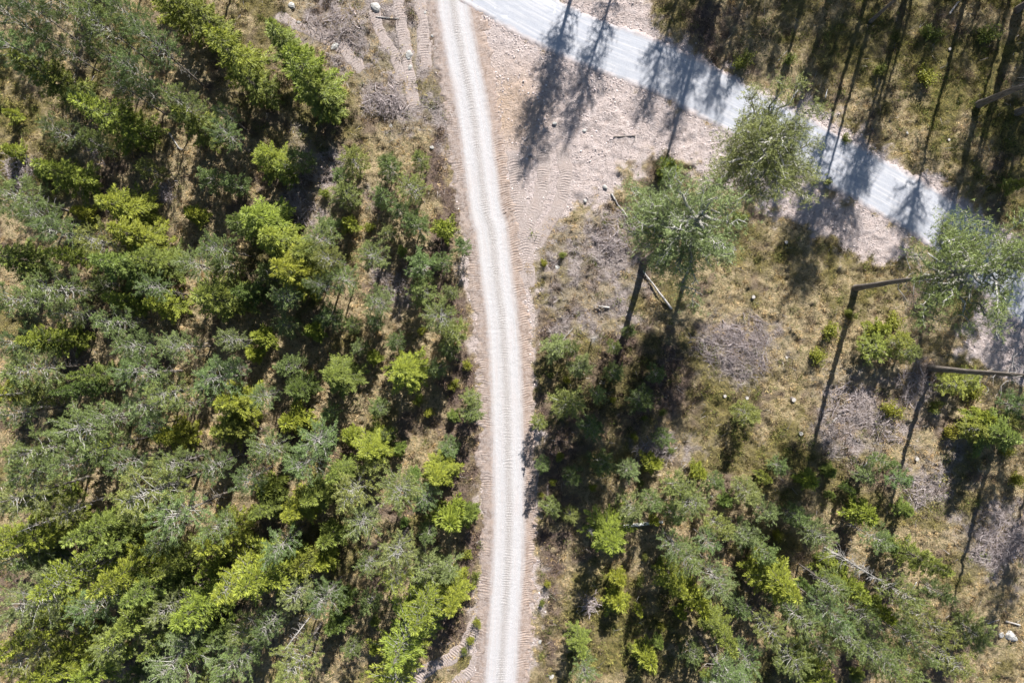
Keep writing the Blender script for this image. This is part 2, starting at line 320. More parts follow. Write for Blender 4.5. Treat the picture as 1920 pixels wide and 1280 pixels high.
for (p, wd) in CRW:
    def zf(S, O, X, Y, wd=wd):
        e = (fbm(X, Y, 1.3, 3, 93) - .5) * .5; ao = abs(O)
        ends = np.minimum(S, S.max() - S)
        return .03 + treads(S, O, X, Y, .22, .020 if Y.mean() > 22 else .03) * sstep(wd * .5, wd * .25, ao) - .11 * sstep(wd * .42, wd * .42 + .22, ao + e) - .1 * sstep(1.4, .2, ends)
    ribbon('crawler_track_marks', p, np.linspace(-wd * .5 - .3, wd * .5 + .3, 18), zf, MC, .055)
# ------------------------------------------------------------------ tree builders (prototype meshes)
def seg(a, d, L, n=5, bend=0.0, up=0.0):
    t = np.linspace(0, 1, n)[:, None]; P = a + np.asarray(d) * L * t; P = P + np.array([0, 0, 1.0]) * up * L * (t ** 2)
    P[1:-1] += rng.normal(size=(n - 2, 3)) * bend * L; return P
def trunk_tube(tb, h, r0, r1, lean=.02, z0=-.25):
    z = np.linspace(z0, h, 12); wob = np.cumsum(rng.normal(size=(12, 2)), 0) * lean * h / 40; wob -= wob[0]
    P = np.stack([wob[:, 0], wob[:, 1], z], 1); t = (z - z0) / (h - z0); rad = r0 + (r1 - r0) * t ** .9; rad[0] *= 1.2; rad[1] *= 1.03
    tb.add(P, rad); return lambda zz: np.array([np.interp(zz, z, P[:, 0]), np.interp(zz, z, P[:, 1]), zz])
def make_spruce(h, rad, dens=1.0, bare=.05, pale=False, droop=.12, power=.8):
    tb = Tubes(5); lv = Leaves(); limbs = Tubes(3); at_ = trunk_tube(tb, h * .98, h * .011 + .03, .012); z = h * bare + .15; aside = rng.normal(size=2) * .15
    while z < h * .985:
        t = (z / h - bare) / (1 - bare); Rz = rad * max(.05, (1 - t) ** power) * min(1, .62 + t * 3)
        nb = int(rng.integers(5, 8)) if t < .9 else 5; a0 = rng.random() * 6.28
        for k in range(nb):
            if rng.random() < .10: continue
            a = a0 + k * 6.283 / nb + rng.normal() * .25; L = Rz * rng.uniform(.5, 1.2) * (1 + .22 * math.cos(a - aside[0] * 9) + .25 * math.sin(3 * a + z * 1.3 + aside[1] * 20)); slope = -droop + .75 * t ** 2 + rng.normal() * .08
            d = unit(np.array([math.cos(a), math.sin(a), slope])); P = seg(at_(z), d, L, 5, .02, .12); limbs.add(P, np.linspace(.006 + .012 * L, .006, 5))
            m = max(4, int(L * 23 * dens)); s = rng.uniform(.14 if not pale else .3, 1.0, m) ** .75; C = np.stack([np.interp(s, np.linspace(0, 1, 5), P[:, i]) for i in range(3)], 1)
            side = np.array([-math.sin(a), math.cos(a), 0.0]); sg = rng.choice([-1, 1], m)[:, None]; bl = (.12 + .34 * L * (1 - s) * .62 + .08) * rng.uniform(.6, 1.15, m)
            bd = unit(d * .9 + side * sg * rng.uniform(.5, 1.2, (m, 1)) + rng.normal(size=(m, 3)) * .16 - np.array([0, 0, .12]))
            # each branchlet: a string of short needle blades
            for f0, f1, ww in ((0, .5, .036), (.3, .9, .032), (.6, 1.15, .026), (.9, 1.4, .018)):
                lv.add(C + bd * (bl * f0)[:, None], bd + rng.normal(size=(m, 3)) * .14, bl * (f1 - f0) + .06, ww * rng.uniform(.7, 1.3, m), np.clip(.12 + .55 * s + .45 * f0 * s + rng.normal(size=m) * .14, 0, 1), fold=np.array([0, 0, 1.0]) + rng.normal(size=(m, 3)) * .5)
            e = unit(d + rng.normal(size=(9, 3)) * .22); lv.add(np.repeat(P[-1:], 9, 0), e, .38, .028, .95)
        z += (.15 + .019 * h) * rng.uniform(.8, 1.2) * (1.25 if t < .3 else 1)
    lv.add(np.repeat(at_(h * .96)[None], 8, 0), np.array([0, 0, 1.0]) + rng.normal(size=(8, 3)) * .3, .35, .03, .9)
    return [('trunk', tb.mesh('trunk'), M_BARK), ('branches', limbs.mesh('branches'), M_LIMB if pale else M_BARK), ('crown', lv.mesh('crown'), M_SPRUCE)]
def tuft(lv, C, ax, n, L, wd, tint):      # brushes of needles round shoot ends
    m = len(C); C = np.repeat(C, n, 0); ax = np.repeat(ax, n, 0); d = unit(ax * .75 + rng.normal(size=(m * n, 3)) * .62)
    lv.add(C + ax * rng.uniform(-.5, .5, (m * n, 1)) * L * 1.1, d, L * rng.uniform(.6, 1.1, m * n), wd, np.clip(np.repeat(tint, n) + rng.normal(size=m * n) * .15, 0, 1))
def make_pine(h, rad, c0=.38, dens=1.0, dead=True, up=.5):
    tb = Tubes(6); lv = Leaves(); lm = Tubes(4); dd_ = Tubes(3); at_ = trunk_tube(tb, h * .97, h * .0095 + .03, .02, .03); z = h * c0
    while z < h * .97:
        t = (z / h - c0) / (1 - c0); prof = math.sin(min(1, .22 + t * .95) * math.pi) ** .55 if t < .85 else .42; a0 = rng.random() * 6.28; nb = int(rng.integers(4, 7))
        for k in range(nb):
            if rng.random() < .12: continue
            a = a0 + k * 6.283 / nb + rng.normal() * .3; L = rad * prof * rng.uniform(.55, 1.12); sl = .15 + up * t + rng.normal() * .1
            d = unit(np.array([math.cos(a), math.sin(a), sl])); P = seg(at_(z), d, L, 6, .035, .18); lm.add(P, np.linspace(.010 + .014 * L, .006, 6))
            ns = max(3, int(L * 6.5 * dens)); s = rng.uniform(.22, 1.0, ns) ** .8; C = np.stack([np.interp(s, np.linspace(0, 1, 6), P[:, i]) for i in range(3)], 1)
            sd_ = unit(d * 1.1 + rng.normal(size=(ns, 3)) * .55 + np.array([0, 0, .25])); SL = rng.uniform(.2, .6, ns) * (1.2 - s * .5) * min(1.2, L)
            for i in range(ns):
                if rng.random() < .7: lm.add([C[i], C[i] + sd_[i] * SL[i]], [.009, .004])
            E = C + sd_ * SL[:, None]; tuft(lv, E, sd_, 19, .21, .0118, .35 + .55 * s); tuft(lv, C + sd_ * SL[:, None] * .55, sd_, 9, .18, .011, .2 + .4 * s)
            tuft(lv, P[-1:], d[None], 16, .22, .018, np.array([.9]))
        z += (.26 + .012 * h) * rng.uniform(.8, 1.25)
    tuft(lv, np.repeat(at_(h * .96)[None], 3, 0), unit(np.array([[0, 0, 1.], [.3, .2, 1], [-.3, .1, 1]])), 18, .24, .018, np.full(3, .9))
    if dead:
        z = h * .12
        while z < h * c0:
            for k in range(3):
                if rng.random() < .75:
                    a = rng.random() * 6.28; dd_.add(seg(at_(z), np.array([math.cos(a), math.sin(a), rng.uniform(-.25, .2)]), rng.uniform(.3, .95), 4, .05), np.linspace(.014, .006, 4))
            z += .38
    r = [('trunk', tb.mesh('trunk'), M_BARK), ('branches', lm.mesh('branches'), M_LIMB), ('crown', lv.mesh('crown'), M_PINE)]
    if dead and dd_.V: r.append(('dead_branches', dd_.mesh('dead_branches'), M_PALE))
    return r
def make_tall_pine(h=18.0, rad=3.3, c0=.56, dens=1.0, low_dead=10, nl=(2, 5), r0=.235):
    tb = Tubes(8); lv = Leaves(); lm = Tubes(5); dd_ = Tubes(4); at_ = trunk_tube(tb, h * .96, r0, .05, .035); z = h * c0
    while z < h * .97:
        t = (z / h - c0) / (1 - c0); prof = (.55 + 1.1 * t) if t < .4 else (1.0 - .62 * ((t - .4) / .6) ** 1.6)
        for k in range(int(rng.integers(*nl))):
            a = rng.random() * 6.28; L = rad * prof * rng.uniform(.35, 1.25); d = unit(np.array([math.cos(a), math.sin(a), .05 + .65 * t + rng.normal() * .15]))
            P = seg(at_(z), d, L, 8, .05, .16); lm.add(P, np.linspace(.04 + .026 * L, .016, 8))
            for b in range(int(L * 4.2) + 2):
                s = rng.uniform(.35, 1.02); c_ = np.array([np.interp(s, np.linspace(0, 1, 8), P[:, i]) for i in range(3)]); d2 = unit(d * .7 + rng.normal(size=3) * .75 + np.array([0, 0, .25])); L2 = rng.uniform(.3, .95) * (1.15 - .5 * s)
                Q = seg(c_, d2, L2, 4, .07, .2); lm.add(Q, np.linspace(.026, .009, 4))
                ns = int(6 * dens) + 2; ss = rng.uniform(.3, 1.0, ns); E = np.stack([np.interp(ss, np.linspace(0, 1, 4), Q[:, i]) for i in range(3)], 1) + rng.normal(size=(ns, 3)) * .25
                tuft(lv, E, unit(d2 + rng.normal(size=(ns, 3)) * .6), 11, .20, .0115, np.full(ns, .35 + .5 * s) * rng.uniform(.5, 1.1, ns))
        z += .34 * rng.uniform(.7, 1.3)
    for k in range(low_dead):
        z = h * rng.uniform(.34, c0); a = rng.random() * 6.28; d = np.array([math.cos(a), math.sin(a), rng.uniform(-.2, .3)]); P = seg(at_(z), d, rng.uniform(.5, 1.8), 5, .07); dd_.add(P, np.linspace(.03, .008, 5))
        Q = P[3]; dd_.add(seg(Q, d + rng.normal(size=3) * .7, .5, 3, .08), [.012, .008, .005])
    r = [('trunk', tb.mesh('trunk'), M_BARK), ('branches', lm.mesh('branches'), M_LIMB), ('crown', lv.mesh('crown'), M_PINE)]
    if low_dead: r.append(('dead_branches', dd_.mesh('dead_branches'), M_PALE))
    return r
def make_bush(h, rad, n=26, mat=None):    # leafy young birch or rowan
    st_ = Tubes(4); lv = Leaves(); lob = rng.random(3) * 6.28
    for k in range(n):
        a = rng.random() * 6.28; e = rng.random() ** .6; d = unit(np.array([math.cos(a) * (1.1 - e * .8), math.sin(a) * (1.1 - e * .8), .35 + e])); L = np.hypot(rad * abs(d[0]), h * d[2]) * rng.uniform(.7, 1.05)
        L = min(L, rad / (math.hypot(d[0], d[1]) + .05)) * (.78 + .22 * math.sin(2 * a + lob[0]) + .2 * math.sin(5 * a + lob[1])); P = seg(np.array([0, 0, -.05]), d, L, 5, .05, .1); st_.add(P, np.linspace(.02, .006, 5))
        m = 46; s = rng.uniform(.3, 1.05, m); C = np.stack([np.interp(s, np.linspace(0, 1, 5), P[:, i]) for i in range(3)], 1) + rng.normal(size=(m, 3)) * .15 * rad
        lv.add(C, rng.normal(size=(m, 3)), .11, .04, np.clip(.2 + .7 * s * rng.uniform(.6, 1.1, m), 0, 1), fold=np.array([0, 0, 1.]) + rng.normal(size=(m, 3)) * .5)
    return [('stems', st_.mesh('stems'), M_BARK), ('leaves', lv.mesh('leaves'), M_BUSH)]
def make_dead(h, rad, twig=1.0):
    tb = Tubes(6); dd_ = Tubes(3); at_ = trunk_tube(tb, h, h * .009 + .03, .02, .04); z = h * .15
    while z < h * .98:
        t = z / h
        for k in range(int(rng.integers(2, 6) * twig)):
            a = rng.random() * 6.28; L = rad * (1.05 - t) ** .6 * rng.uniform(.4, 1.1); d = np.array([math.cos(a), math.sin(a), rng.uniform(-.3, .3)]); P = seg(at_(z), d, L, 5, .06, -.08); dd_.add(P, np.linspace(.017, .006, 5))
            for j in range(int(L * 5)):
                s = int(rng.integers(1, 5)); dd_.add([P[s], P[s] + (unit(d + rng.normal(size=3) * .6) * rng.uniform(.15, .4))], [.007, .004])
        z += .28
    return [('trunk', tb.mesh('trunk'), M_PALE), ('dead_branches', dd_.mesh('dead_branches'), M_PALE)]
PROTO = {
 'S': [(10., 2.0, make_spruce(10, 2.0, 1.0 + .1 * k, .04, False, .10 + .05 * k, .7 + .08 * k)) for k in range(4)],
 's': [(3.4, 1.0, make_spruce(3.4, 1.0, 1.25, .03, False, -.05, .75)) for k in range(4)],
 'O': [(11., 2.4, make_spruce(11, 2.4, .62, .06, True, .22, .75)) for k in range(3)],
 'P': [(10., 1.9, make_pine(10, 1.9, .36 + .05 * k, 1.0)) for k in range(5)],
 'p': [(5., 1.15, make_pine(5, 1.15, .14, 1.25, False, .7)) for k in range(4)],
 'T': [(18., 3.3, make_tall_pine(18, 3.3, c)) for c in (.55, .52, .60, .57)],
 'V': [(19., 2.4, make_tall_pine(19, 2.4, .70, .8, 16, (1, 4), .29))],
 'U': [(18., 2.0, make_tall_pine(18, 2.0, c, .45, 6, (1, 4), .24)) for c in (.52, .47, .58, .6)],
 'B': [(1.5, .8, make_bush(1.5, .8)) for k in range(4)],
 'D': [(9., 1.2, make_dead(9, 1.2, tw)) for tw in (1.0, .5, .8)]}
KIND = {'S': 'spruce_tree', 's': 'young_spruce', 'O': 'spruce_tree', 'P': 'pine_tree', 'p': 'young_pine', 'T': 'tall_pine_tree', 'U': 'tall_pine_tree', 'V': 'tall_pine_tree', 'B': 'bush', 'D': 'dead_tree'}
CATN = {'S': 'spruce', 's': 'spruce', 'O': 'spruce', 'P': 'pine', 'p': 'pine', 'T': 'pine', 'U': 'pine', 'V': 'pine', 'B': 'bush', 'D': 'dead tree'}
FRAC = {'S': .42, 's': .4, 'O': .45, 'P': .68, 'p': .5, 'T': .77, 'B': .5, 'D': .5}
TINT = {'y': (1.6, 1.38, .95), 'g': (1.22, 1.12, 1.1), 'b': (.98, 1.02, 1.12), 'd': (.72, .75, .8), 'l': (1.18, 1.12, 1.35)}  # 'd' darkens the needles: shade put into the tint of overshadowed trees
TREES = []                                # (u, v, type, object) for the labels
def plant(t, x, y, h, rad, tint, uv=None):
    h0, r0, parts = random.choice(PROTO[t]); root = bpy.data.objects.new(KIND[t], None); COL.objects.link(root); root.empty_display_size = .5
    root.location = (x, y, hz(x, y)); sxy = rad / r0; root.scale = (sxy * random.uniform(.93, 1.07), sxy * random.uniform(.93, 1.07), h / h0)
    root.rotation_euler = (random.gauss(0, .02), random.gauss(0, .02), random.uniform(0, 6.283)); tc = tuple(c * (.8 if t == 'B' else 1) for c in TINT[tint]); j = [random.uniform(.88, 1.12) for _ in range(2)]
    for nm, me, mt in parts:
        o = link(nm, me, mt, root); o.color = (tc[0] * j[0], tc[1] * (j[0] + j[1]) / 2, tc[2] * j[1], 1)
    root['category'] = CATN[t]
    if uv is not None: TREES.append((uv[0], uv[1], t, root, h, tint))
    return root
DATA = """
P 30 90 12 48 b|S 105 150 11 36 g|S 215 225 12 38 y|S 125 325 8 36 y|S 235 392 8 42 y|s 160 400 3 16 y|P 185 40 12 45 g|P 250 125 11 38 b|P 290 85 12 42 b|P 340 205 10 40 g|S 372 235 9 34 g
S 335 15 10 36 y|S 390 45 10 38 g|S 440 110 12 44 y|P 425 255 8 36 b|p 400 338 5 24 b|s 366 404 3 18 y|p 442 345 5 22 b|P 25 365 10 50 b|P 70 405 10 46 b|s 26 215 2.2 12 y|s 28 285 2.5 14 y|P 130 15 12 40 d|P 60 20 12 36 d
P 230 30 11 40 b|P 190 95 9 30 d|S 480 165 8 30 g|P 270 170 8 30 b|P 420 210 7 26 b|P 10 20 13 40 d|P 95 75 9 26 d|P 235 165 9 28 d
S 540 85 9 36 g|S 578 150 12 44 y|S 604 180 9 40 g|S 512 298 6 30 y|s 540 325 4 20 g|p 560 300 5 26 b|S 505 415 9 44 y|p 665 305 5 28 g|p 652 366 5 28 g|B 610 362 1.4 13 y|p 730 312 5 26 b|p 786 300 4.5 18 g|P 775 350 7 38 g|p 718 372 5 24 b
s 658 420 3 15 y|B 692 425 1.6 13 y|s 832 430 4 20 y|p 615 425 5 26 b|p 780 420 6 28 b|p 640 330 4 18 b|p 750 395 4 20 b
S 258 448 8 40 y|S 240 500 10 44 g|S 296 492 9 34 g|P 170 448 9 40 g|P 105 440 10 38 b|S 28 488 9 32 g|P 92 532 11 54 b|P 10 560 11 40 b|S 150 482 8 24 y|P 362 498 8 40 b|S 412 562 9 42 g|P 295 545 8 34 b
S 305 572 7 30 y|S 235 570 7 24 y|P 205 602 9 38 b|P 252 650 9 38 b|S 102 636 9 34 y|P 58 690 11 50 b|P 332 650 9 38 l|P 262 702 10 48 b|P 402 710 9 48 b|S 445 752 8 38 y|P 268 762 9 46 l|S 15 735 9 28 y
P 150 800 11 60 b|P 60 845 11 46 b|P 190 842 10 38 b|S 330 815 7 30 y|S 430 800 7 30 g|P 285 800 8 30 b|s 195 848 4 20 y|P 440 690 7 26 b|P 345 760 7 26 g|P 20 640 11 36 d|P 130 580 9 30 d
S 528 455 9 40 y|S 556 512 10 46 y|S 580 480 8 32 g|P 604 445 8 38 b|P 695 480 8 38 g|P 640 520 7 36 b|P 700 565 7 36 l|p 790 500 6 32 b|p 792 545 6 30 g|P 830 590 8 44 g|p 852 622 6 30 g|B 790 620 1.6 11 y|p 840 660 5 22 d
s 588 617 3 19 y|s 494 630 3.4 20 y|s 480 665 3 16 y|p 546 685 6 26 b|B 582 697 1 8 y|S 636 706 7 38 g|s 702 672 2.6 13 y|S 764 690 7 38 y|B 876 685 1.6 13 y|B 850 722 1.7 13 y|p 880 742 4 20 g|p 886 776 4.5 22 g
P 492 740 8 32 b|s 556 790 5 28 y|P 590 822 9 48 b|p 710 765 4 20 b|B 802 774 1.7 13 y|B 784 752 1.6 13 y|S 700 842 7 36 y|s 660 815 3.4 17 y|P 502 842 9 42 b|p 620 770 4 18 b|p 745 640 5 20 d|p 660 610 4 18 b
P 60 880 11 40 b|P 140 872 11 40 g|P 45 932 12 52 l|S 90 930 9 24 y|S 32 1002 12 34 y|S 98 1002 12 36 y|S 200 978 11 40 g|P 272 930 13 66 g|P 352 962 12 54 b|S 218 1012 10 32 g|P 392 992 10 36 b|S 430 1002 10 36 y
O 160 1068 13 54 y|S 252 1060 12 48 y|S 304 1085 11 40 g|P 15 1055 12 40 b|P 58 1130 13 66 l|S 88 1172 12 36 y|S 270 1150 12 48 g|S 390 1122 11 44 y|O 455 1072 11 48 y|P 182 1140 11 44 b|S 110 1235 12 48 y|P 212 1212 12 48 g|S 170 1262 11 36 y
P 330 1242 12 58 l|P 440 1242 11 50 b|P 30 1235 12 48 g|S 390 1195 9 34 d|P 300 1010 9 34 b|S 340 1045 9 32 g|P 460 900 9 36 d|P 400 870 9 38 d|P 320 875 9 36 b|P 240 870 10 34 d
S 502 1062 12 52 y|s 576 1050 6 24 g|P 570 872 9 46 b|s 510 912 5 24 g|S 562 946 8 34 y|S 590 925 7 32 g|P 660 922 9 46 g|P 745 922 9 50 g|P 796 932 7 34 b|S 826 886 7 36 y|s 848 966 5 28 y|s 882 958 4 17 g
P 682 980 9 42 l|s 622 1000 5 24 g|s 612 1044 4 20 y|P 740 1032 10 44 l|P 738 1092 9 36 y|P 692 1058 8 32 b|p 800 1060 6 34 l|p 842 1062 5 26 l|B 875 1040 1.6 13 y|B 870 1074 1.7 13 y|B 891 1082 1.7 12 g|B 846 1080 1.5 10 y
O 800 1132 11 46 y|O 762 1195 12 58 y|O 742 1262 12 50 y|S 852 1112 8 32 y|P 552 1242 11 50 g|B 893 1168 1.3 10 y|B 882 1202 1.3 10 y|B 870 1222 1.2 9 g|s 630 1165 4 20 d|s 650 1120 4 18 d|p 660 1210 4 20 d|S 640 880 8 28 g|p 705 870 6 22 g
p 1040 650 4 28 l|p 1090 690 4.6 26 l|B 1062 713 1.2 10 y|p 1066 756 6 36 g|p 1112 800 5 24 d|p 1200 750 5 28 d|p 1230 700 4 20 d|B 1150 750 1.2 9 y|p 1400 776 4 28 g|B 1190 820 1.2 10 y|p 1130 870 5 26 d|p 1075 890 4 20 d|p 1155 700 4 20 d
p 1640 650 3.5 30 y|p 1675 640 3.5 30 y|s 1650 618 2.6 18 y|p 1700 660 3 22 g|B 1560 620 1.6 20 y|B 1537 668 1.6 20 y|B 1680 602 1.5 22 y|B 1600 590 1.4 14 g|B 1680 770 1.8 22 y|p 1785 720 3.2 28 y|p 1815 712 3 26 y|S 1860 815 6 38 g|p 1825 805 3.5 26 y|s 1835 785 3 20 y|p 1880 790 4 24 g|B 1783 812 1.6 18 y|B 1760 760 1.5 16 g|B 1832 735 1.8 24 y|p 1915 760 6 28 b|B 1895 845 1.6 18 y
p 1180 880 4 22 l|s 1222 870 3 17 y|p 1270 912 6 30 g|s 1308 885 3 15 y|P 1300 940 8 38 g|p 1268 966 5 24 g|p 1182 950 5 30 l|p 1070 967 3 18 g|S 1140 1002 7 38 y|s 1160 1085 3 15 y|s 1156 1122 3 21 y
B 1037 905 1 9 y|B 1112 915 1.1 10 y|B 1050 857 1.2 11 y|B 1015 928 .8 7 y|B 1027 1095 1 9 y|B 1017 1130 .9 8 g|B 1240 1175 1 9 y|P 1290 1050 9 38 b|P 1262 1018 8 32 b|P 1352 1082 10 40 l|S 1262 1090 7 28 y|s 1305 1125 6 22 y|S 1352 1180 9 30 g|p 1392 1000 6 28 l|p 1345 985 6 26 g
S 1086 1205 6 24 g|P 1096 1248 7 34 b|s 1214 1228 4 23 y|p 1400 920 5 30 l|p 1340 905 4 20 b|p 1385 1140 5 22 d|P 1395 1230 9 34 b|p 1435 960 5 22 l|P 1330 1020 7 28 b|p 1220 940 5 22 b|p 1430 1030 6 24 b
S 1455 1080 9 46 y|s 1510 897 3 16 y|s 1615 962 4 23 y|B 1462 1005 1.7 13 y|P 1538 1006 8 34 l|p 1490 968 5 24 b|D 1600 1062 10 30 l|S 1576 1085 9 32 y|P 1640 1008 8 30 b|S 1728 1050 8 28 g|s 1645 1140 5 18 y|P 1680 1112 12 36 g|P 1740 1165 12 34 g
P 1560 1155 11 40 b|P 1500 1160 10 36 g|P 1595 1200 11 38 b|P 1488 1232 11 42 g|S 1525 1258 10 30 y|P 1645 1232 11 38 b|p 1820 1180 4 36 g|P 1792 1240 9 38 g|P 1662 1262 11 36 g|P 1725 1215 10 34 b|P 1560 1105 9 32 b|P 1440 1180 10 34 g|P 1540 1215 9 30 d|P 1620 1160 9 32 b|P 1700 1250 11 34 g|s 1660 1020 3 16 g|p 1470 1130 6 26 d|p 1760 1110 5 24 d
s 1255 318 3 18 y|p 1180 620 3 14 d|B 1020 492 1 9 y|B 1055 478 1 9 g|B 1385 405 1.6 16 y|B 1740 140 1.8 24 y|B 1395 110 1.7 22 g|B 1555 340 1.2 10 g|s 1900 350 3 14 g|B 1860 60 2 26 g|B 1750 60 1.6 20 g|B 1915 900 2 18 y|B 1480 110 1.3 16 g|B 1650 130 1.2 14 g|B 1590 260 1 10 g
S 1100 360 2 1 g
"""
for ln in DATA.strip().splitlines():
    for e in ln.split('|'):
        t, u, v_, h, r, tn = e.split(); u, v_, h, r = map(float, (u, v_, h, r))
        if r < 5: continue
        k = 1 - FRAC[t] * h / CAMH; x, y = W(u, v_); jj = {'P': .88, 'p': .9, 'B': .95}.get(t, 1.12); h *= .92
        plant(t, x * k, y * k, h, r / PXM * k * jj, tn, (u, v_))
# young growth filling the gaps between the trees listed above
def fill(n, box, gap, kinds, poly=None):
    k = 0
    for _ in range(n * 60):
        if k >= n: break
        u = random.uniform(box[0], box[2]); v_ = random.uniform(box[1], box[3])
        if any((u - e[0]) ** 2 + (v_ - e[1]) ** 2 < (gap + PXM * .09 * e[4]) ** 2 for e in TREES): continue
        t, h0, h1, r0, r1 = random.choice(kinds); h = random.uniform(h0, h1); k_ = 1 - FRAC[t] * h / CAMH; x, y = W(u, v_)
        plant(t, x * k_, y * k_, h, random.uniform(r0, r1), random.choice('bgdgy' if t in 'Ss' else 'bgdbl'), (u, v_)); k += 1
fill(34, (5, 420, 640, 1275), 24, [('P', 7, 10, 1.1, 1.5), ('S', 5, 8, 1.0, 1.4), ('p', 4, 6, .9, 1.2)])
fill(5, (5, 5, 480, 420), 28, [('p', 4, 6, .8, 1.1), ('P', 6, 9, 1.0, 1.4), ('s', 1.5, 3, .5, .8)])
fill(18, (640, 430, 870, 1250), 26, [('p', 3, 5, .6, 1.0), ('s', 1.2, 2.6, .4, .7)])
fill(26, (1180, 860, 1700, 1275), 24, [('p', 2.5, 5, .6, 1.0), ('s', 1.2, 3, .4, .8), ('B', .8, 1.5, .4, .7)])
fill(12, (1010, 640, 1260, 960), 26, [('p', 2.5, 4.5, .6, .9), ('B', .8, 1.3, .3, .5)])
# tall pines seen in the photograph, by their base point; (u, v, height, radius in metres, prototype)
TALL = [(1208,490,18.2,4.15,'l'),(1330,357,16.8,4.0,'l'),(1604,540,18.2,4.3,'g'),(1742,690,19,2.4,'b'),(1876,776,18,2.6,'b'),(1836,195,19,2.6,'g'),(1905,212,18,2.4,'g'),(1631,42,18,2.4,'g'),(1908,18,18,2.4,'g'),(1309,1184,16,2.6,'b')]
TLAB = ['tall pine with dense crown over the heath, nearest right of the white track', 'tall pine with crown overhanging the grey road and bare trunk down to the left',
 'tall pine with long bare trunk and crown reaching the right edge below the grey road', 'tall pine trunk running off the right edge above the yellow-green bushes, white dead twigs',
 'short stretch of pine trunk entering at the right edge beside a green spruce', 'pine trunk leaning out at the right edge in the top right shade', 'pine trunk cut by the right edge just under the longer leaning trunk',
 'faint grey pine trunk at the top edge between shadow stripes', 'pine trunk in the top right corner', 'broken-looking tall pine with white limbs at the bottom edge right of the track']
for (u, v_, h, r, tn), lb in zip(TALL, TLAB):
    x, y = W(u, v_); o = plant('V' if u > 1700 and r < 3 else 'T', x, y, h, r, tn); o['label'] = lb; o['group'] = 'tall pines around the clearing'
# tall pines standing beyond the frame whose shadows cross the roads and the forest floor
offs_ = []
for u, v_, h in [(1113,-160,18),(1141,-246,18),(1216,-236,18),(1336,-12,18),(1348,-250,18),(1392,-240,18),(1530,-90,18),(1575,-90,18),(1626,-14,18),(1716,-76,18),(1700,-8,18),(1750,-150,18),(1812,-14,18),(1896,-12,17),
                 (1925,-14,18),(1945,40,18),(1950,120,18),(1985,230,17),(2001,300,17),(1960,560,16),(1440,-330,17),(1500,-320,17),(1560,-330,17),(1400,-320,17),(1475,-270,17),(1660,-250,16),(1640,-330,17),(1730,-310,17),(1840,-300,17),(1920,-320,17),(1600,-400,17),(1680,-390,17),(1790,-360,17),(1880,-380,17),(1970,-330,17),(2030,-120,17),(2040,-280,17),(1960,-30,16),(1965,780,15),(1985,-60,17),(2040,20,17),(1990,-200,17)]:
    x, y = W(u, v_); o = plant('U', x, y, h, 1.55 + .5 * random.random(), 'g')
    offs_.append((u, v_, o)); o['group'] = 'tall pines beyond the frame'
for u, v_, t, h in [(40,-60,'P',11),(120,-90,'P',11),(200,-70,'S',10),(280,-60,'P',11),(360,-80,'S',10),(450,-60,'P',9),(-60,60,'P',11),(-60,200,'S',10),(-50,330,'P',10),(-70,450,'P',11),(-50,560,'S',9),(-60,680,'P',10),(-60,800,'P',10),(-60,930,'S',10)]:
    x, y = W(u, v_); o = plant(t, x, y, h, 2.0, 'g')
    offs_.append((u, v_, o)); o['group'] = 'forest trees beyond the frame'
NUM = 'first second third fourth fifth sixth seventh eighth ninth tenth eleventh twelfth thirteenth fourteenth fifteenth sixteenth seventeenth eighteenth nineteenth twentieth'.split() + 'twenty-first twenty-second twenty-third twenty-fourth twenty-fifth twenty-sixth twenty-seventh twenty-eighth twenty-ninth thirtieth thirty-first thirty-second thirty-third thirty-fourth thirty-fifth thirty-sixth thirty-seventh thirty-eighth thirty-ninth fortieth'.split()
for side, key, test in (('top', 0, lambda a: a[1] < 0), ('right', 1, lambda a: a[1] >= 0 and a[0] > 900), ('left', 1, lambda a: a[1] >= 0 and a[0] < 900)):
    for g_ in sorted({a[2]['group'] for a in offs_}):
        L = sorted([a for a in offs_ if test(a) and a[2]['group'] == g_], key=lambda a: a[key])
        for i, a in enumerate(L): a[2]['label'] = f"{'tall pine' if 'tall' in g_ else 'forest ' + a[2]['category']} hidden beyond the {side} edge, {NUM[i]} {'from the left' if key == 0 else 'from the top'}"
# dead snags by base point
for u, v_, h, r, lb in [(106,760,9,.9,'bare pale snag pointing at the left edge, lower of two halfway down'), (92,733,6,.8,'short white twiggy snag near the left edge, just above a longer one'),
   (172,945,9,1.0,'pale leaning snag with side twigs in the left forest, above the yellow spruces'), (245,1014,9,1.3,'white branched dead tree lying over yellow spruce crowns at lower left'), (72,35,8,1.0,'thin pale dead tree in the dark top left corner'),
   (602,1128,9,.9,'slender pale snag crossing a green pine at the bottom edge'), (1110,635,3,.7,'small grey dead tree between white track and tall pine shadow'), (150,130,4,.3,'short pale stub between dark pines at top left'),
   (560,330,4,.9,'grey twiggy dead sapling beside a bright young spruce'), (1105,985,3,.5,'small grey dead sapling above bright spruce right of track')]:
    x, y = W(u, v_); o = plant('D', x, y, h, r, 'l'); o['label'] = lb; o['group'] = 'dead snags in the forest'
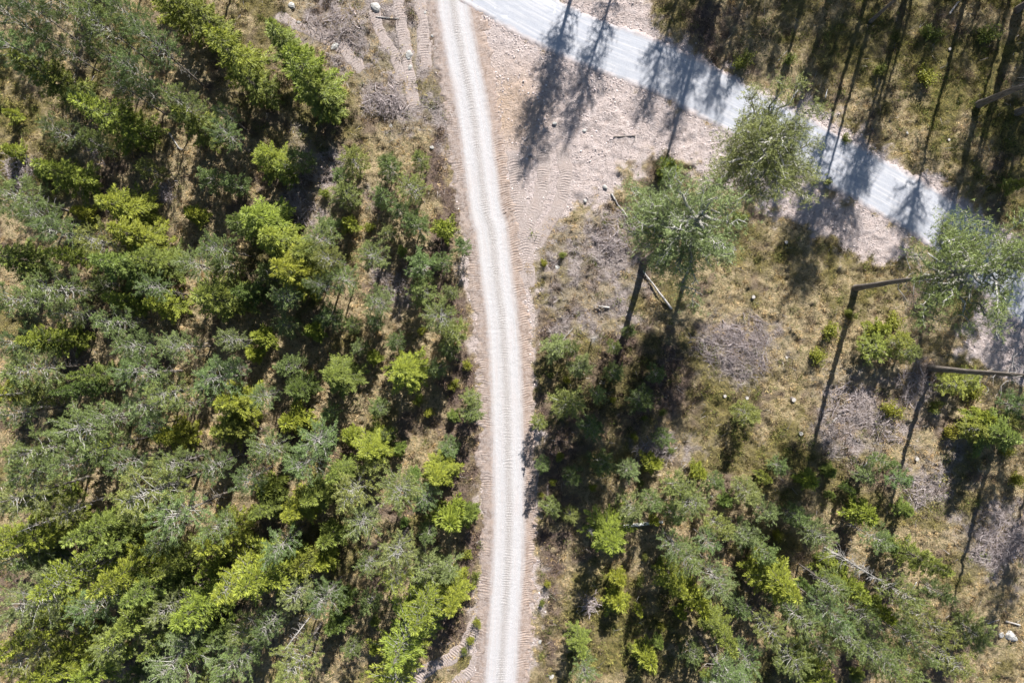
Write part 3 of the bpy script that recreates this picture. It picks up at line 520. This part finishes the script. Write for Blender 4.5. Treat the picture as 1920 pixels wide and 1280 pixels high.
# labels of the listed trees
def cell(u, v):
    c = ('by the left edge', 'in the left quarter', 'midway to the white track', 'just left of the white track', 'just right of the white track', 'right of centre', 'in the right quarter', 'by the right edge')[int(np.searchsorted([210, 420, 640, 905, 1200, 1440, 1680], u))]
    r = ('top', 'upper', 'upper middle', 'lower middle', 'lower', 'bottom')[min(5, max(0, int(v // 213.4)))]
    return r, c
def phrase(t, h, tn):
    colr = {'y': 'yellow-green', 'g': 'green', 'b': 'grey-green', 'd': 'dark shaded', 'l': 'pale grey-green'}[tn]
    return {'S': colr + ' spruce', 's': colr + ' young spruce', 'O': colr + ' spruce showing white limbs', 'P': colr + ' pine', 'p': colr + ' young pine', 'B': 'low ' + colr + ' bush', 'D': 'grey leafless spruce with fine twigs'}[t]
ORD = ['leftmost', 'second from left', 'third from left', 'fourth from left', 'fifth from left', 'sixth from left', 'seventh from left', 'eighth from left', 'ninth from left']
GRP = {'S': 'spruces of the young forest', 'O': 'spruces of the young forest', 's': 'small bright spruces', 'P': 'pines of the young forest', 'p': 'slender young pines', 'B': 'low leafy bushes', 'D': 'dead snags in the forest'}
bk = {}
for e in TREES: bk.setdefault((cell(e[0], e[1]), phrase(e[2], e[4], e[5])), []).append(e)
for ((r, c), ph), L in bk.items():
    L.sort(key=lambda e: e[0])
    for i, e in enumerate(L):
        e[3]['label'] = f"{ph}, {'' if len(L) == 1 else ORD[i] + ', '}{r} band, {c}"; e[3]['group'] = GRP[e[2]]
# ------------------------------------------------------------------ ground cover (uncountable)
def scatter(n, x0=-50, x1=50, y0=-36, y1=36): return rng.uniform(x0, x1, n), rng.uniform(y0, y1, n)
def keep_off(x, y): return (seg_dist(x, y, TRKs) > 1.75 + rng.random(len(x)) ** .5 * 1.1) & (seg_dist(x, y, GRDs) > 2.3)
def off_crawl(x, y):
    m = np.ones(x.shape, bool)
    for p, wd in CRW: m &= seg_dist(x, y, p) > wd * .45
    return m
def cover_mat(name, trans=.25):
    q = NT(name); a = q.n('ShaderNodeAttribute', attribute_name='tint'); hs = q.n('ShaderNodeHueSaturation'); q.l(a.outputs['Color'], hs.inputs['Color'])
    tr = q.n('ShaderNodeBsdfTranslucent'); q.l(a.outputs['Color'], tr.inputs[0]); q.l(a.outputs['Color'], q.b.inputs['Base Color']); ms = q.n('ShaderNodeMixShader'); ms.inputs[0].default_value = trans
    q.l(q.b.outputs[0], ms.inputs[1]); q.l(tr.outputs[0], ms.inputs[2]); q.l(ms.outputs[0], q.t.nodes['Material Output'].inputs[0]); q.t.nodes.remove(hs); return q.m
def blades_obj(name, x, y, z, nb, L, wd, spread, cols, lift, mat, label, flat=False):
    n = len(x); C = np.repeat(np.stack([x, y, z], 1), nb, 0) + rng.normal(size=(n * nb, 3)) * [lift, lift, lift * .3]; m = len(C)
    d = unit(rng.normal(size=(m, 3)) * [spread, spread, .3] + [0, 0, 1 if not flat else .12]); L = L * rng.uniform(.5, 1.3, m)[:, None]
    side = unit(np.cross(d, rng.normal(size=(m, 3)))) * wd * rng.uniform(.6, 1.4, m)[:, None]
    V = np.stack([C - side, C + side, C + d * L], 1).reshape(-1, 3); cc = np.repeat(cols, nb, 0) * rng.uniform(.7, 1.3, (m, 1))
    return tag(link(name, np_mesh(name, V, np.arange(len(V)).reshape(-1, 3), fattr=cc), mat), label, name.replace('_', ' '), kind='stuff')
MCV = cover_mat('ground_cover')
x, y = scatter(105000); z = zones(x, y); straw_w = (1 - z[:, 0]) * (1 - .8 * z[:, 1]) * (1 - .6 * z[:, 3]); k = (rng.random(len(x)) < straw_w * (.25 + .9 * sstep(.35, .6, fbm(x, y, .9, 3, 101)))) & keep_off(x, y)
x, y, z = x[k], y[k], z[k]; hh = height(x, y, None, z); t = rng.random((len(x), 1)); gn = fbm(x, y, .4, 3, 111)[:, None]; og = (sstep(.45, .6, gn) * .6)
cols = np.array([.53, .42, .25]) * (1 - t) + np.array([.36, .285, .165]) * t; cols = cols * (1 - og) + np.array([.36, .265, .125]) * og; mo = z[:, 2:3]; cols = cols * (1 - .75 * mo) + np.array([.22, .25, .05]) * .75 * mo
cols = cols * (.5 + .95 * sstep(.36, .6, fbm(x, y, 1.7, 3, 131)))[:, None] * [1.08, 1.0, .92]
blades_obj('dry_grass', x, y, hh - .02, 8, .27, .017, .95, cols, .10, MCV, 'tan dry grass tufts covering the heath between the trees')
x, y = scatter(24000); z = zones(x, y); wgt = (1 - z[:, 0]) * (.22 + .75 * z[:, 3] + .5 * z[:, 2]) * sstep(.38, .58, fbm(x, y, 1.3, 3, 121)); k = (rng.random(len(x)) < wgt) & keep_off(x, y) & off_crawl(x, y); x, y, z = x[k], y[k], z[k]; hh = height(x, y, None, z)
gm = (rng.random((len(x), 1)) < .30 + .45 * z[:, 2:3] - .2 * z[:, 3:4]); cols = np.where(gm, np.array([.13, .15, .035]), np.array([.15, .105, .075])) * rng.uniform(.5, 1.5, (len(x), 1))
blades_obj('heather', x, y, hh + .07, 46, .12, .034, .9, cols, .22, MCV, 'low brown and olive heather clumps on the forest floor')
x, y = scatter(60000); z = zones(x, y); k = (rng.random(len(x)) < (.05 + .62 * z[:, 1] + .02 * z[:, 0]) * (1 - .8 * z[:, 0])) & keep_off(x, y) & (off_crawl(x, y) | (rng.random(len(x)) < .35)); x, y, z = x[k], y[k], z[k]; hh = height(x, y, None, z)
cols = np.array([.38, .34, .32]) * rng.uniform(.5, 1.4, (len(x), 1))
blades_obj('twig_litter', x, y, hh + .05, 2, .75, .017, 1.0, cols, .12, MCV, 'scattered grey twigs and felling debris on the ground', flat=True)
# gravel pebbles along the verges
def pebbles(name, n, f, s0, s1, label, cl):
    x, y = scatter(n); z = zones(x, y); k = f(x, y, z); x, y, z = x[k], y[k], z[k]; hh = height(x, y, None, z); m = len(x); s = rng.uniform(s0, s1, m) ** 1.0
    O = np.array([[1, 0, 0], [0, 1, 0], [-1, 0, 0], [0, -1, 0], [0, 0, .75], [0, 0, -.6]]); Ft = np.array([[0, 1, 4], [1, 2, 4], [2, 3, 4], [3, 0, 4], [1, 0, 5], [2, 1, 5], [3, 2, 5], [0, 3, 5]])
    V = O[None] * rng.uniform(.6, 1.3, (m, 6, 1)) * s[:, None, None]; a = rng.random(m) * 6.28; ca, sa = np.cos(a)[:, None], np.sin(a)[:, None]
    V = np.stack([V[..., 0] * ca - V[..., 1] * sa, V[..., 0] * sa + V[..., 1] * ca, V[..., 2]], -1) + np.stack([x, y, hh + .02], 1)[:, None]
    F = (Ft[None] + (np.arange(m) * 6)[:, None, None]).reshape(-1, 3); cc = np.repeat(np.array(cl) * rng.uniform(.6, 1.3, (m, 1)), 8, 0)
    return tag(link(name, np_mesh(name, V.reshape(-1, 3), F, fattr=cc), cover_mat(name + '_stone', 0)), label, name, kind='stuff')
pebbles('gravel_stones', 170000, lambda x, y, z: (rng.random(len(x)) < z[:, 0] * np.maximum(.06 + .5 * sstep(.5, .66, fbm(x, y, .8, 3, 141)), sstep(3.3, 2.3, seg_dist(x, y, GRDs)) * .9)) & (seg_dist(x, y, GRDs) > 2.0) & (seg_dist(x, y, TRKs) > 2.1), .025, .10, 'loose pinkish stones along the verges of the grey road', (.60, .51, .48))
# ------------------------------------------------------------------ countable small things
def stone_mesh(seed):
    rg = np.random.default_rng(seed); import bmesh
    bm = bmesh.new(); bmesh.ops.create_icosphere(bm, subdivisions=3, radius=1)
    ax = [unit(rg.normal(size=3)) for _ in range(9)]; dd = rg.uniform(.55, .9, 9)
    for v in bm.verts:
        p = np.array(v.co)
        for a, d in zip(ax, dd):
            s = p @ a
            if s > d: p = p - a * (s - d) * .85
        p = p * [1.15, .85, .6] + rg.normal(size=3) * .012; v.co = p
    me = bpy.data.meshes.new('boulder'); bm.to_mesh(me); bm.free(); return me
q = NT('granite'); v = q.obj(); f = q.noise(2.2, 8, .75, v); q.bump(f, .7, .15); M_ST = q.out(q.ramp(f, [(.3, (.17, .165, .14)), (.5, (.38, .365, .34)), (.7, (.56, .55, .53))]))
SM = [stone_mesh(s) for s in range(4)]
for i, (u, v_, r, lb) in enumerate([(705,14,.5,'largest pale boulder at the top edge, left of the white track'), (768,103,.42,'rounded white boulder beside crawler marks left of the track'), (733,238,.3,'pale stone below the brush pile at upper left'),
   (810,277,.2,'small stone near the track, above a green young pine'), (546,10,.36,'bluish white boulder at the top edge in the debris'), (560,42,.2,'small white stone just under the bluish boulder'), (626,88,.4,'flat pink stone among debris at the top'),
   (797,24,.14,'small white stone left of the track at the very top'), (810,68,.13,'tiny white stone on the brown verge left of the track'), (817,92,.13,'tiny white stone, lower one on the verge left of track'), (768,127,.25,'flat pale stone under the rounded white boulder'),
   (1045,502,.26,'grey-white stone right of the track beside small bushes'), (1012,1203,.2,'pale stone in grass near lower right of the track'), (1033,1267,.26,'white stone at the bottom edge right of the track'), (1897,1195,.6,'large grey boulder in the bottom right corner'), (1878,1190,.3,'smaller stone beside the large grey boulder at bottom right'),
   (1040,233,.2,'small stone on pink soil by the tree shadows'), (1095,245,.2,'reddish white stone on pink soil, right of the shadows'), (1134,352,.22,'dark-shadowed stone at the edge of the pink soil'), (1097,377,.18,'small stone at lower rim of the pink soil'), (1848,567,.14,'white stone on the bare ground by the right edge'),
   (1700,250,.16,'yellowish white stone beside the upper verge of grey road'), (1334,930,.14,'small yellowish stone among pines at lower right'), (1700,1013,.2,'white stone below the tall pine shadow at lower right'), (790,708,.0,'')]):
    if r <= 0: continue
    x, y = W(u, v_); o = bpy.data.objects.new('boulder', SM[i % 4]); COL.objects.link(o); o.scale = (r, r, r); o.location = (x, y, hz(x, y) - r * .05); o.rotation_euler = (0, 0, random.uniform(0, 6.28)); tag(o, lb, 'stone', 'pale stones lying on the ground')
    if not SM[i % 4].materials: SM[i % 4].materials.append(M_ST)
def log(u0, v0, u1, v1, r0, r1, mat, lb, name='fallen_log', stubs=4, cut=True, bend=.012, group='fallen logs and poles'):
    (x0, y0), (x1, y1) = W(u0, v0), W(u1, v1); n = 8; r0 *= .8; r1 *= .8; t = np.linspace(0, 1, n)[:, None]; P = np.array([[x0, y0, 0]]) * (1 - t) + np.array([[x1, y1, 0]]) * t; L = math.hypot(x1 - x0, y1 - y0)
    P[1:-1, :2] += np.cumsum(rng.normal(size=(n - 2, 2)), 0) * bend * L * .4
    P[:, 2] = np.array([hz(a, b) for a, b, _ in P]).max() * .5 + np.linspace(hz(x0, y0), hz(x1, y1), n) * .5 + r0 * .5
    root = bpy.data.objects.new(name, None); COL.objects.link(root); root.location = (x0, y0, hz(x0, y0)); P = P - np.array(root.location)
    tb = Tubes(9); rr = np.linspace(r0, r1, n); tb.add(P, rr); link('trunk', tb.mesh('trunk'), mat, root)
    if cut:
        D = unit(P[0] - P[1]); A = unit(np.cross(D, [0, 0, 1.0])); B = np.cross(D, A); a = np.arange(10) * .6283; c0 = P[0] + D * .004
        V = np.concatenate([[c0 + D * .01], c0 + r0 * .97 * (np.cos(a)[:, None] * A + np.sin(a)[:, None] * B)]); F = np.array([[0, 1 + i, 1 + (i + 1) % 10] for i in range(10)]); link('cut_end', np_mesh('cut_end', V, F), M_CUT, root)
    if stubs:
        sb = Tubes(4)
        for k in range(stubs):
            s = rng.uniform(.25, 1); p = np.array([np.interp(s, t[:, 0], P[:, i]) for i in range(3)]); d = unit(np.array([x1 - x0, y1 - y0, 0]) / L * .6 + rng.normal(size=3) * [.8, .8, .4]); sb.add(seg(p, d, rng.uniform(.2, .8), 4, .06), np.linspace(r0 * .25 + .01, .007, 4))
        link('branch_stubs', sb.mesh('branch_stubs'), M_PALE if mat is not M_BIRCH else M_BARK, root)
    tag(root, lb, 'log', group)
log(1167,985,1242,977,.19,.15,M_BIRCH,'white birch log lying beside the bright spruce right of the track',stubs=0)
log(1258,580,1205,508,.13,.07,M_PALE,'pale fallen log under the tall pine crown, crossing a trunk shadow')
log(1146,364,1192,430,.11,.07,M_PALE,'crooked pale fallen log above the tall pine crown',bend=.05)
log(1420,690,1441,632,.05,.03,M_PALE,'thin pale pole on the right end of the brush pile',stubs=0)
log(1143,577,1122,574,.12,.1,M_PALE,'short pale chunk of wood lying on the heath')
log(1705,1112,1718,1090,.05,.04,M_BIRCH,'thin white stick standing out among the lower right pines',stubs=0)
log(1610,884,1634,850,.05,.03,M_BIRCH,'thin white stick on brown slash near the long trunk shadow',stubs=0)
log(1884,1163,1912,1171,.11,.08,M_PALE,'small pale log near the large grey boulder',stubs=2)
log(1850,1168,1872,1160,.06,.04,M_PALE,'forked pale branch left of the small log at lower right',stubs=4)
log(1780,1147,1826,1172,.06,.04,M_BARK,'thin dark pole in grass at lower right')
log(1150,258,1192,256,.07,.04,M_BARK,'thin dark branch lying on the pink soil',stubs=3)
log(1052,640,1074,615,.06,.04,M_PALE,'thin stick beside the pale young pine right of the track',stubs=0)
log(705,32,748,36,.06,.05,M_PALE,'slender white stick under the largest boulder at the top',stubs=1)
log(1230,852,1270,838,.07,.04,M_PALE,'thin pale branch at the edge of the pale slash')
log(1560,790,1580,772,.07,.04,M_PALE,'pale stick in the shade between the two long trunk shadows')
log(1705,505,1690,460,.05,.03,M_PALE,'pale dead branch on the lower verge of the grey road',stubs=3)
log(1456,117,1474,98,.05,.03,M_PALE,'curved pale branch in the upper right forest floor',stubs=0)
log(1778,28,1795,5,.12,.08,M_PALE,'pale broken trunk at top edge near the right corner',stubs=3)
log(318,250,338,280,.09,.06,M_PALE,'pale fallen branch between spruce shadows at upper left')
log(1547,184,1551,168,.05,.04,M_BIRCH,'short white stick beside the upper side of the grey road',stubs=0)
log(116,700,124,760,.06,.04,M_BARK,'thin reddish pole upright on tan ground near the left edge',stubs=0)
log(166,80,172,50,.06,.04,M_PALE,'short pale pole near the dark pines at top left',stubs=0)
log(1398,905,1432,928,.07,.03,M_PALE,'pale leaning pole beside a pale young pine at lower right')
def stump(u, v_, r, lb):
    x, y = W(u, v_); root = bpy.data.objects.new('tree_stump', None); COL.objects.link(root); root.location = (x, y, hz(x, y)); r = r * .8; h = r * 1.3; n = 14; a = np.arange(n) * 6.2832 / n; rr = r * (1 + rng.normal(size=n) * .04)
    V = np.concatenate([np.stack([np.cos(a) * rr * s, np.sin(a) * rr * s, np.full(n, z_)], 1) for s, z_ in ((1.5, -.12), (1.15, h * .35), (1.02, h * .8), (1.0, h))]); F = [[i * n + j, i * n + (j + 1) % n, (i + 1) * n + (j + 1) % n, (i + 1) * n + j] for i in range(3) for j in range(n)]
    link('bark', np_mesh('bark', V, F, True), M_BARK, root); V = np.concatenate([[[0, 0, h + .012]], np.stack([np.cos(a) * rr * .97, np.sin(a) * rr * .97, np.full(n, h + .006)], 1)]); link('cut_top', np_mesh('cut_top', V, np.array([[0, 1 + j, 1 + (j + 1) % n] for j in range(n)])), M_STUMP, root)
    tag(root, lb, 'stump', 'sawn stumps in the clearing')
q = NT('stump_rings'); v = q.obj(); wv = q.n('ShaderNodeTexWave', wave_type='RINGS', rings_direction='Z'); q.l(v, wv.inputs[0]); wv.inputs['Scale'].default_value = 9; wv.inputs['Distortion'].default_value = 2; M_STUMP = q.out(q.ramp(wv.outputs['Fac'], [(.2, (.30, .27, .235)), (.8, (.46, .43, .39))]))
for u, v_, r, lb in [(1487,749,.24,'palest largest stump beside the shaded debris'), (1500,812,.22,'stump in moss below the palest stump'), (1719,860,.22,'round stump right of the long trunk shadow'), (1411,557,.2,'stump on golden heath above the big brush pile'),
   (1358,742,.17,'small stump below the big brush pile, left of a pair'), (1399,746,.17,'small stump just above a lone green spruce'), (1475,670,.15,'small stump on straw left of a round bush'), (1472,455,.18,'stump at the edge of pink soil below the grey road'),
   (1780,262,.14,'small stump among heather above the grey road'), (1780,93,.16,'small white stump in the top right moss')]: stump(u, v_, r, lb)
def brush(u, v_, rx, ry, n, lb, L=1.4, hgt=.45, ang=None):
    x, y = W(u, v_); root = bpy.data.objects.new('brush_pile', None); COL.objects.link(root); root.location = (x, y, hz(x, y)); tb = Tubes(3); tw = Tubes(3)
    for k in range(n):
        a = rng.random() * 6.28; s = math.sqrt(rng.random()) * (1 + .25 * math.sin(3 * a + n) + .15 * math.sin(7 * a)); p = np.array([math.cos(a) * s * rx, math.sin(a) * s * ry, 0]); p[2] = rng.uniform(.02, hgt) * (1.1 - s); aa = rng.random() * 6.28 if ang is None else ang + rng.normal() * .6
        d = unit(np.array([math.cos(aa), math.sin(aa), rng.normal() * .15])); l = L * rng.uniform(.4, 1.2); P = seg(p - d * l * .5, d, l, 5, .05, .03); tb.add(P, np.linspace(.022, .007, 5) * rng.choice([.6, .9, 1.3, 2.6], p=[.35, .35, .22, .08]))
        for j in range(5):
            i = int(rng.integers(1, 5)); tw.add([P[i], P[i] + unit(d + rng.normal(size=3) * .7) * rng.uniform(.15, .45)], [.009, .005])
    link('branches', tb.mesh('branches'), M_SLASH, root); link('twigs', tw.mesh('twigs'), M_SLASH, root); tag(root, lb, 'brush pile', 'piles of felled branches')
M_SLASH = wood('slash_wood', (.22, .17, .16), (.52, .455, .44), 8)
brush(1378,650,3.1,2.3,520,'largest grey-mauve brush pile, on golden heath right of the tall pines',ang=-.5)
brush(1150,445,1.7,2.0,200,'greyish brush pile left of the tall pine crown'); brush(722,190,1.7,1.3,230,'dark-shadowed brush pile left of the track at the top')
brush(1880,1010,2.7,2.0,360,'grey brush pile by the right edge near the lower shadows'); brush(1600,770,2.4,2.6,240,'brown slash heap in shade between two trunk shadows'); brush(640,50,2.4,1.6,150,'loose brush heap amid debris at the top, left of track')
brush(1660,800,1.2,1.6,110,'small slash heap left of the long trunk shadow'); brush(1710,720,1.5,1.2,120,'small slash heap beside the base of the long trunk'); brush(740,545,1.1,1.4,110,'pinkish slash heap among young pines left of the track')
brush(565,395,1.2,1.0,100,'grey brush heap beside the bright spruces at upper left'); brush(1715,920,2.2,1.8,170,'pale slash heap between trunk shadows at lower right'); brush(40,318,1.3,1.5,120,'mauve-grey brush heap near the left edge at upper left'); brush(180,280,1.0,1.6,110,'grey brush heap in a spruce shadow at upper left'); brush(310,360,.8,1.0,70,'small white brush heap between spruces at upper left')
brush(1225,850,1.8,1.2,90,'pale slash heap at the edge of the tall pine shadow'); brush(1350,1260,1.2,.8,60,'white twig heap at the bottom edge under the broken pine'); brush(1105,1130,.6,.7,50,'small grey twig heap in the spruce shadow right of track')
